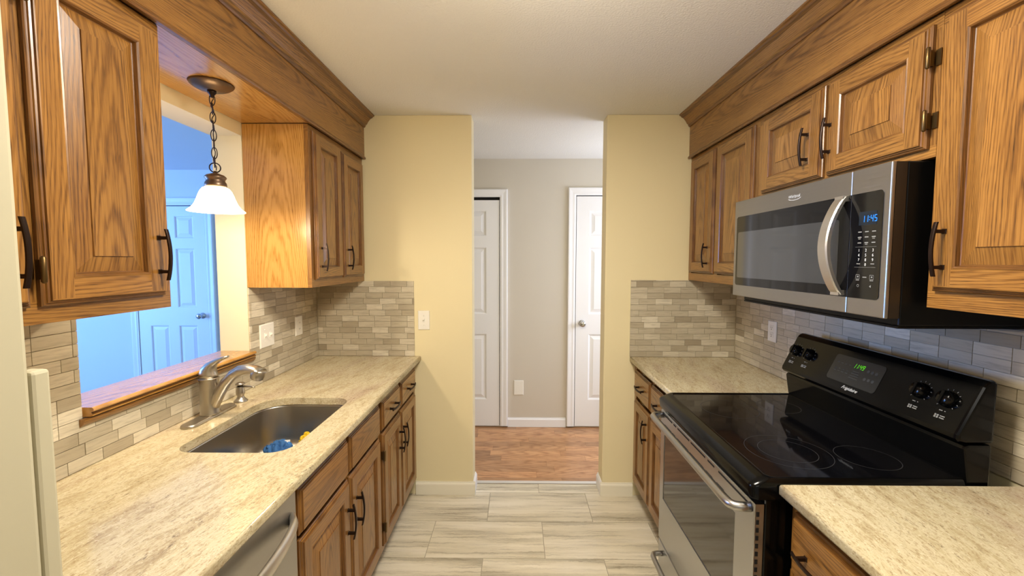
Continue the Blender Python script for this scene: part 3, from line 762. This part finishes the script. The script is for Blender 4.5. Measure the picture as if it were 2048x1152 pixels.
# ------------------------------------------------------------------ plates and outlets
def plate(name, label, cat, F, w, h, kind, group='wall plates'):
    L = thing(name, label, cat, F.o, group)
    m = MB(); m.rings(F, -w/2, -h/2, w/2, h/2, [(0, 0), (0, .003), (.003, .0055), (.004, .0058)], cap='v'); m.build('cover_plate', PLATE, L)
    def toggle(u):
        t = MB(); t.rings(F, u-.0055, -.0125, u+.0055, .0125, [(0, .0059), (0, .0075), (.001, .008)], cap='v'); t.loft([[F.p(u-.004, -.004+a, n), F.p(u+.004, -.004+a, n), F.p(u+.004, .006+a, n), F.p(u-.004, .006+a, n)] for a, n in ((0, .0078), (.006, .019))], True, False); t.build('toggle', PLATE, L)
    def recept(u):
        for q in (.019, -.019):
            t = MB(); t.rings(F, u-.0165, q-.014, u+.0165, q+.014, [(0, .0059), (.001, .0075), (.0025, .0078)], cap='v'); r = t.build('receptacle', PLATE, L)
            for a, b, c, e in ((-.007, -.005, -.002, .007), (.005, .007, -.002, .007), (-.0025, .0025, -.010, -.005)): s = MB(); s.fbox(F, u+a, u+b, q+c, q+e, .0079, .0082); s.build('slot', SLOT, r)
    for u, k in kind:
        if k == 't': toggle(u)
        elif k == 'r': recept(u)
        elif k == 'd':
            t = MB(); t.rings(F, u-.0165, -.033, u+.0165, .033, [(0, .0059), (.001, .0075), (.002, .0078)], cap='v'); r = t.build('rocker_insert', PLATE, L)
            for q in (.018, -.018):
                for du in (-.006, .006): s = MB(); s.fbox(F, u+du-.001, u+du+.001, q-.004, q+.005, .0079, .0082); s.build('slot', SLOT, r)
    for q in (-1, 1):
        for u, k in kind:
            if k in 't': s = MB(); s.lathe(F.p(u, q*.030, .0058), [(.003, 0), (.003, .0008), (0, .0012)], 10, (F.u, F.v, F.n)); s.build('screw', PLATE, L)
    return L
FL = lambda t, z: Fr((XL+.0072, -t, z), (0, 1, 0), (0, 0, 1), (1, 0, 0))
plate('light_switch', 'double toggle switch plate on the stone tile beside the pass-through', 'light switch', FL(.568, 1.146), .122, .118, [(-.023, 't'), (.023, 't')])
plate('outlet', 'single white outlet on the sink-side stone tile, deeper in the corner than the double switch', 'outlet', FL(.25, 1.146), .078, .112, [(0, 'd')])
plate('light_switch', 'single toggle switch on the bare yellow wall next to the hall opening', 'light switch', F_end(-.592, .0008, 1.145), .074, .122, [(0, 't')])
plate('outlet', 'white outlet on the stone tile between the corner cabinet and the range', 'outlet', Fr((XR-.0075, -.402, 1.146), (0, -1, 0), (0, 0, 1), (-1, 0, 0)), .076, .112, [(0, 'r')])
plate('outlet_cover', 'blank white plate low on the hallway wall between two white doors', 'wall plate', F_end(.019, -1.1508, .365), .086, .135, [])

def rpoly(m, F, u0, u1, v0, v1, n, rads, seg=6, mi=0):
    """flat rounded rectangle; rads for (u0,v0),(u1,v0),(u1,v1),(u0,v1)"""
    P = []
    for (cu, cv, su, sv, r, ph) in ((u0, v0, 1, 1, rads[0], PI), (u1, v0, -1, 1, rads[1], 1.5*PI), (u1, v1, -1, -1, rads[2], 0), (u0, v1, 1, -1, rads[3], .5*PI)):
        if r <= 0: P.append((cu, cv)); continue
        for k in range(seg+1):
            a = ph+PI/2*k/seg; P.append((cu+su*r+r*math.cos(a), cv+sv*r+r*math.sin(a)))
    m.poly([F.p(a, b, n) for a, b in P], mi=mi); return P
def rslab(F, u0, u1, v0, v1, n0, n1, rads):
    m = MB(); P = rpoly(m, F, u0, u1, v0, v1, n1, rads)
    for a, b in zip(P, P[1:]+P[:1]): m.poly([F.p(*a, n0), F.p(*b, n0), F.p(*b, n1), F.p(*a, n1)])
    return m
def annulus(m, F, u, v, r0, r1, n, seg=56):
    for k in range(seg):
        a, b = 2*PI*k/seg, 2*PI*(k+1)/seg
        m.poly([F.p(u+r0*math.cos(a), v+r0*math.sin(a), n), F.p(u+r1*math.cos(a), v+r1*math.sin(a), n), F.p(u+r1*math.cos(b), v+r1*math.sin(b), n), F.p(u+r0*math.cos(b), v+r0*math.sin(b), n)])
def dash(m, F, u, v, w, h, n=.0008): m.poly([F.p(u-w/2, v-h/2, n), F.p(u+w/2, v-h/2, n), F.p(u+w/2, v+h/2, n), F.p(u-w/2, v+h/2, n)])

# ------------------------------------------------------------------ microwave
L = thing('microwave', 'stainless over-the-range microwave with a black glass door and curved vertical handle', 'microwave', (1.2, -1.143, 1.348))
F = F_right(.990, .735, 1.370); W = .817; HH = .420
m = MB(); m.box((1.031, -1.5515, 1.350), (1.379, -.758, 1.7905)); m.build('body', BLACKS, L, bevel=.004)
m = MB(); m.box((1.031, -1.548, 1.343), (1.375, -.76, 1.3495)); m.build('vent_grille', BLACKS, L)
m = MB(); m.fbox(F, 0, .682, 0, HH, -.012, 0); d = m.build('door', STEELD, L, bevel=.003)
m = MB(); m.fbox(F, .001, .681, .001, HH-.001, -.040, -.0122); m.build('door_core', BROWNM, d)
m = rslab(F, .022, .681, .048, .350, -.001, .0012, (.012, 0, 0, .012)); m.build('door_glass', BGLASS, d)
m = rslab(F, .036, .640, .082, .282, .0011, .0016, (.008,)*4); m.build('viewing_window', MGLASS, d)
m = MB(); n = 22; R = []
for i in range(n+1):
    a = i/n; v = .055+.292*a; b = .010+.050*math.sin(PI*a)**.8
    R.append([F.p(u, v, c) for u, c in ((.634, b), (.634, b-.010), (.674, b-.010), (.674, b), (.670, b+.0035), (.638, b+.0035))])
m.loft(R, True, False)
for v in (.060, .342): m.fbox(F, .638, .672, v-.008, v+.008, .001, .018)
m.build('handle', STEELL, d)
text_mb('Whirlpool', .0155, F, .415, .386, shear=.1).build('logo_lettering', WHITE, d)
m = MB()
for k in range(24):
    a, b = PI*(1.15+.7*k/24), PI*(1.15+.7*(k+1)/24); e = lambda t, s: F.p(.418+.040*s*math.cos(t), .384+.012*s*math.sin(t), .0006)
    m.poly([e(a, .9), e(a, 1), e(b, 1), e(b, .9)])
m.build('logo_swoosh', WHITE, d)
m = MB(); m.fbox(F, .684, W, 0, HH, -.012, 0); cp = m.build('control_panel', STEELD, L, bevel=.003)
m = MB(); m.fbox(F, .685, W-.0005, .001, HH-.001, -.040, -.0122); m.build('panel_side', BROWNM, cp)
rslab(F, .6845, .796, .048, .350, -.001, .0014, (0, .012, .012, 0)).build('panel_glass', BGLASS, cp)
m = MB(); m.poly([F.p(a, b, .0017) for a, b in ((.716, .258), (.778, .258), (.778, .296), (.716, .296))]); m.build('display', LEDBG, cp)
seven('11:45', F, .7275, .266, .0185, .0024, .05).build('clock_digits', LEDB, cp)
mb = MB()
for r, z in enumerate((.239, .224, .208)):
    for k in range(3): dash(mb, F, .722+.0245*k, z, .013, .0028, .0018)
    if r: 
        for k in range(3): dash(mb, F, .722+.0245*k, z-.0045, .009, .0018, .0018) if (r+k) % 2 else None
for k in (0, 2): dash(mb, F, .722+.0245*k, .148, .013, .0024, .0018)
for z in (.196, .138): mb.poly([F.p(a, b, .0018) for a, b in ((.708, z), (.782, z), (.782, z+.0005), (.708, z+.0005))])
for u in (.722, .771):
    for a, b, c, e in ((-.007, .007, .006, .007), (-.007, .007, -.006, -.005), (-.007, -.006, -.006, .007), (.006, .007, -.006, .007), (-.002, .003, -.001, .003), (-.006, .006, -.010, -.008)):
        mb.poly([F.p(u+a, .110+c, .0018), F.p(u+b, .110+c, .0018), F.p(u+b, .110+e, .0018), F.p(u+a, .110+e, .0018)])
dash(mb, F, .7465, .110, .014, .0025, .0018); annulus(mb, F, .724, .085, .003, .004, .0018, 20)
mb.poly([F.p(.764, .085, .0018), F.p(.770, .081, .0018), F.p(.770, .089, .0018)])
mb.build('keypad_lettering', GREYP, cp)
for r in range(4):
    for k in range(3):
        s = ('123', '456', '789', ' 0 ')[r][k]
        if s != ' ': text_mb(s, .0115, F, .722+.0245*k, .186-.0135*r, .0018).build('key_number', WHITE, cp)

# ------------------------------------------------------------------ range
L = thing('range', 'freestanding electric range with black glass cooktop, stainless oven door and black backguard', 'range', (1.0, -1.165, 0))
T0, T1 = .776, 1.5565
m = MB(); m.box((.690, -T1, .03), (1.300, -T0, .866)); m.build('body', BLACK, L, bevel=.004)
m = MB(); R = []
for x0, x1, t0, t1, z in ((.652, 1.236, .7725, 1.5605, .8665), (.648, 1.236, .7715, 1.5612, .900), (.653, 1.236, .774, 1.559, .908), (.690, 1.236, .779, 1.553, .9255), (.700, 1.234, .786, 1.547, .9265), (.705, 1.230, .792, 1.541, .9225)):
    a = rrect(x0, x1, t0, t1, (.022, .006, .006, .022), 5); R.append([(p[0], -p[1], z) for q in a for p in q[2]])
m.loft(R, False, True); m.build('cooktop_frame', BLACK, L)
F = Fr((0, 0, .9226), (1, 0, 0), (0, -1, 0), (0, 0, 1))
m = MB(); m.poly([(.7045, -1.5415, .9224), (1.231, -1.5415, .9224), (1.231, -.7915, .9224), (.7045, -.7915, .9224)]); gl = m.build('cooktop_glass', BGLASS, L)
RINGM = plain('burner_print', '#3a3b3e', .5)
for u, v, rs_ in ((.868, .985, (.108,)), (.862, 1.372, (.122, .083)), (1.078, 1.415, (.083,)), (1.085, .955, (.080,))):
    m = MB()
    for r in rs_: annulus(m, F, u, v, r-.0012, r, .0002)
    m.build('burner_ring', RINGM, gl)
# oven door
F = F_right(.662, .780, .245); w = .773; h = .605
m = MB(); u0, u1, v0, v1 = .045, .672, .205, .520
m.rings(F, 0, 0, w, h, [(0, -.027), (0, -.003), (.003, 0)])
hole = [(u0, v0), (u1, v0), (u1, v1), (u0, v1)]; o = [(.003, .003), (w-.003, .003), (w-.003, h-.003), (.003, h-.003)]
for k in range(4):
    j = (k+1) % 4; m.poly([F.p(*o[k]), F.p(*o[j]), F.p(*hole[j]), F.p(*hole[k])])
    m.poly([F.p(*hole[k]), F.p(*hole[j]), F.p(*hole[j], -.003), F.p(*hole[k], -.003)])
d = m.build('oven_door', STEELV, L, weld=True)
OVG = plain('oven_window_glass', (.025, .02, .014, 1), .06, Specular_IOR_Level=.9)
m = MB(); m.poly([F.p(*q, -.0025) for q in hole]); m.build('oven_window', OVG, d)
m = MB(); pa = [(.661, -.802, .830), (.640, -.802, .830), (.622, -.806, .830), (.613, -.820, .830), (.611, -.845, .830)]
pb = [(p[0], -(2*1.166)-p[1]+.0, p[2]) for p in reversed(pa)]
m.tube(pa+[(.611, -.845-(.642)*k/8, .830) for k in range(1, 8)]+pb, .0135, 16, True, up=(0, 0, 1)); m.build('handle', STEEL, d)
m = MB()
for a, b, z in ((.02, .14, .592), (.155, .185, .592), (.20, .32, .592), (.335, .46, .592), (.48, .53, .592), (.56, .75, .592),
                (.05, .13, .548), (.145, .175, .548), (.20, .31, .548), (.33, .45, .548), (.47, .52, .548), (.55, .60, .548)):
    m.fbox(F, a, b, z-.003, z+.003, .0002, .0008)
m.build('vent_slots', DARK, d)
m = MB()
for k in range(13): m.box((.668, -1.5542, .815-.023*k), (.676, -1.5534, .828-.023*k))
m.build('side_slots', DARK, d)
# storage drawer
F = F_right(.664, .780, .055); m = MB(); m.rings(F, 0, 0, w, .180, [(0, -.025), (0, -.003), (.003, 0)], cap='v'); d = m.build('storage_drawer', STEELV, L)
m = MB(); z = .195
pa = [(.663, -.830, z), (.640, -.830, z), (.624, -.834, z), (.617, -.848, z), (.616, -.87, z)]; pb = [(p[0], -2.332-p[1], z) for p in reversed(pa)]
m.tube(pa+[(.616, -.87-.592*k/8, z) for k in range(1, 8)]+pb, .011, 14, True, up=(0, 0, 1)); m.build('handle', STEEL, d)
m = MB(); m.box((.74, -1.54, .0005), (1.29, -.79, .0295)); m.build('foot_base', BLACKS, L)
# backguard
m = MB(); m.sweep_profile([(1.2365, .9225), (1.234, .935), (1.226, .985), (1.222, 1.012), (1.226, 1.020), (1.236, 1.024), (1.300, 1.024), (1.300, .867), (1.2365, .867)], -T1, -T0, PL)
m.build('backguard', BLACK, L, bevel=.006)
m = MB(); m.sweep_profile([(1.226, 1.027), (1.208, 1.031), (1.201, 1.040), (1.202, 1.052), (1.266, 1.186), (1.274, 1.196), (1.284, 1.201), (1.298, 1.201), (1.305, 1.195), (1.305, 1.027)], -T1-.001, -T0+.001, PL)
cp = m.build('control_panel', BLACK, L, bevel=.010, bseg=3)
v = Vector((.064, 0, .134)).normalized(); F = Fr((1.202, -.775, 1.052), (0, -1, 0), v, (-v.z, 0, v.x))
DISPM = plain('display_panel', (.016, .017, .017, 1), .22)
rslab(F, .266, .492, .024, .126, -.001, .0012, (.012,)*4).build('display_panel', DISPM, cp)
seven('11:49', F, .362, .090, .017, .0018, .2).build('clock_digits', LEDG, cp)
text_mb('Frigidaire', .0165, F, .392, .010, .0008, shear=.5, sx=1.15).build('logo_lettering', WHITE, cp)
m = MB()
for k in range(4):
    dash(m, F, .290+.019*k, .095, .011, .002, .0016); dash(m, F, .290+.019*k, .062, .012, .002, .0016); dash(m, F, .290+.019*k, .072, .008, .002, .0016)
for k in range(4): dash(m, F, .385, .078-.009*k, .030+.004*k, .002, .0016)
for q in range(3): annulus(m, F, .432+.017*q, .092, .0, .0058, .0016, 18); annulus(m, F, .432+.017*q, .062, .0, .0058, .0016, 18)
m.build('button_lettering', plain('dim_print', '#3e403e', .5), cp)
for u in (.047, .13, .632, .716):
    m = MB()
    for k in range(11):
        a = PI*(-.25+1.5*k/10); c, s = math.cos(a), math.sin(a); r = .0285
        m.poly([F.p(u+r*c-.0008*s, .086+r*s+.0008*c, .0009), F.p(u+r*c+.0008*s, .086+r*s-.0008*c, .0009), F.p(u+(r+.004)*c+.0008*s, .086+(r+.004)*s-.0008*c, .0009), F.p(u+(r+.004)*c-.0008*s, .086+(r+.004)*s+.0008*c, .0009)])
    dash(m, F, u-.004, .050, .010, .0025, .0009); dash(m, F, u+.008, .050, .004, .002, .0009)
    for a in (-.004, .003):
        for b in (.028, .034): dash(m, F, u-.008+a*1.0, b, .0055, .005, .0009)
    dash(m, F, u+.008, .034, .014, .003, .0009); dash(m, F, u+.008, .028, .014, .003, .0009)
    m.build('dial_marking', GREYP, cp)
for u in (.047, .13, .632, .716):
    m = MB(); m.lathe(F.p(u, .086), [(0, .001), (.024, .001), (.0245, .004), (.0225, .010), (.020, .020), (.018, .0225), (0, .023)], 28, (F.u, F.v, F.n))
    m.fbox(F, u-.004, u+.004, .086-.019, .086+.019, .020, .027); m.build('knob', BLACK, cp, bevel=.001)

# cord hanging behind the microwave
m = MB(); m.tube([(1.374, -1.18-.06*k, 1.349-.018*math.sin(PI*k/8)) for k in range(9)], .004, 8, True)
tag(m.build('power_cord', CORDM), 'thin grey cord sagging along the tile under the near end of the microwave', 'cord')

# ------------------------------------------------------------------ pendant lamp
px, pt = -1.098, 1.14
L = thing('pendant_lamp', 'small pendant lamp with white bell glass shade on a bronze chain', 'pendant lamp', (px, -pt, 1.69))
m = MB(); m.lathe((px, -pt, 2.157), [(0, -.024), (.026, -.024), (.029, -.022), (.042, -.020), (.058, -.013), (.067, -.006), (.071, 0), (0, 0)], 40); m.build('canopy', BRONZEL, L)
m = MB(); m.lathe((px, -pt, 2.130), [(0, -.022), (.006, -.020), (.008, -.012), (.014, -.004), (.015, .003), (0, .003)], 16); m.build('canopy_loop', BRONZE, L)
zt_, zb_ = 2.118, 1.866; nl = 8; ll = (zt_-zb_)/nl
for k in range(nl):
    z = zt_-ll*(k+.5); a = (k % 2)*PI/2+.5; c, s = math.cos(a), math.sin(a); hl = ll*.5+.0045; hw = .0085; path = []
    for q in range(25):
        b = 2*PI*q/24; path.append((px+hw*math.cos(b)*c, -pt+hw*math.cos(b)*s, z+hl*math.sin(b)))
    m = MB(); m.tube(path, .0017, 6, False); m.build('chain_link', BRONZE, L)
m = MB(); m.tube([(px+.004*math.sin(k*1.7), -pt+.004*math.cos(k*1.3), zt_-(zt_-1.852)*k/20) for k in range(21)], .0016, 6); m.build('lamp_cord', BRONZE, L)
m = MB(); m.tube([(px+.017*math.cos(2*PI*k/24)*.88, -pt+.017*math.cos(2*PI*k/24)*.47, 1.861+.017*math.sin(2*PI*k/24)) for k in range(25)], .0021, 8, False); m.build('hanging_ring', BRONZE, L)
m = MB(); m.lathe((px, -pt, 0), [(0, 1.850), (.005, 1.849), (.007, 1.842), (.012, 1.840), (.028, 1.834), (.034, 1.828), (.035, 1.824), (.030, 1.818), (.030, 1.812), (.034, 1.806), (.035, 1.798), (.0355, 1.791), (0, 1.791)], 32); m.build('socket_cap', BRONZEL, L)
SHADE = emit('lit_opal_glass', '#ffe2b0', 18.0, '#ffffff')
pr = [(.034, 1.790), (.042, 1.786), (.049, 1.776), (.055, 1.762), (.060, 1.747), (.066, 1.732), (.074, 1.719), (.084, 1.709), (.0905, 1.7045), (.0905, 1.7025)]
m = MB(); m.lathe((px, -pt, 0), pr+[(r-.003, z) for r, z in reversed(pr[:-1])], 48); m.build('lamp_shade', SHADE, L)
m = MB(); m.lathe((px, -pt, 1.716), [(0, -.001), (.012, .001), (.024, .011), (.029, .025), (.027, .038), (.016, .055), (.013, .070), (0, .070)], 24); m.build('bulb', emit('bulb_glow', '#ffe6b8', 14, '#ffffff'), L)

# ------------------------------------------------------------------ light
def light(name, typ, loc, power, col, size=.2, rot=None, sy=None, spread=None):
    d = bpy.data.lights.new(name, typ); d.energy = power; d.color = col
    if typ == 'AREA':
        d.size = size
        if sy: d.shape = 'RECTANGLE'; d.size_y = sy
        if spread: d.spread = spread
    else: d.shadow_soft_size = size
    o = bpy.data.objects.new(name, d); C.objects.link(o); o.location = loc
    if rot: o.rotation_euler = rot
    return o
WARM = (1, .88, .71)
light('kitchen_ceiling_light', 'POINT', (.12, -1.80, 2.14), 19, WARM, .11)
light('pendant_bulb_light', 'POINT', (px, -pt, 1.700), 13, (1, .86, .66), .022)
light('room_daylight', 'AREA', (-6.6, -1.2, 1.5), 360, (.15, .38, 1.0), 2.2, (0, math.radians(-108), 0), 1.8)
light('rear_fill_light', 'AREA', (.1, -3.7, 2.38), 12, (1, .95, .86), 1.2, (math.radians(28), 0, 0), .8)  # added fill, high behind the camera; stands for no known lamp
light('overhead_fill_light', 'AREA', (.12, -1.75, 2.39), 33, (1, .93, .81), .34, (0, 0, 0))  # extra fill added to brighten the floor and lower cabinets
light('hall_daylight', 'AREA', (1.95, .64, 1.5), 46, (.72, .79, 1.0), .8, (0, math.radians(90), 0), 1.6)
w = bpy.data.worlds.new('world'); bpy.context.scene.world = w; w.use_nodes = True
w.node_tree.nodes['Background'].inputs[0].default_value = (1, .96, .90, 1); w.node_tree.nodes['Background'].inputs[1].default_value = .3

# ------------------------------------------------------------------ camera
P = dict(f=859.776, pitch=-3.697, yaw=-.652, roll=.073, h=1.527, D=2.715)
a, b, c = [math.radians(P[k]) for k in ('pitch', 'yaw', 'roll')]
fw = Vector((math.sin(b)*math.cos(a), math.cos(b)*math.cos(a), math.sin(a))); r = Vector((math.cos(b), -math.sin(b), 0)); u = r.cross(fw)
r2 = r*math.cos(c)+u*math.sin(c); u2 = -r*math.sin(c)+u*math.cos(c)
cd = bpy.data.cameras.new('camera'); cam = bpy.data.objects.new('camera', cd); C.objects.link(cam)
M = Matrix((r2, u2, -fw)).transposed().to_4x4(); M.translation = Vector((0, -P['D'], P['h'])); cam.matrix_world = M
cd.sensor_width = 36; cd.lens = P['f']/2048*36; cd.clip_start = .02
bpy.context.scene.camera = cam
sc = bpy.context.scene
sc.view_settings.view_transform = 'Standard'; sc.view_settings.look = 'None'; sc.view_settings.exposure = .1; sc.view_settings.gamma = 1
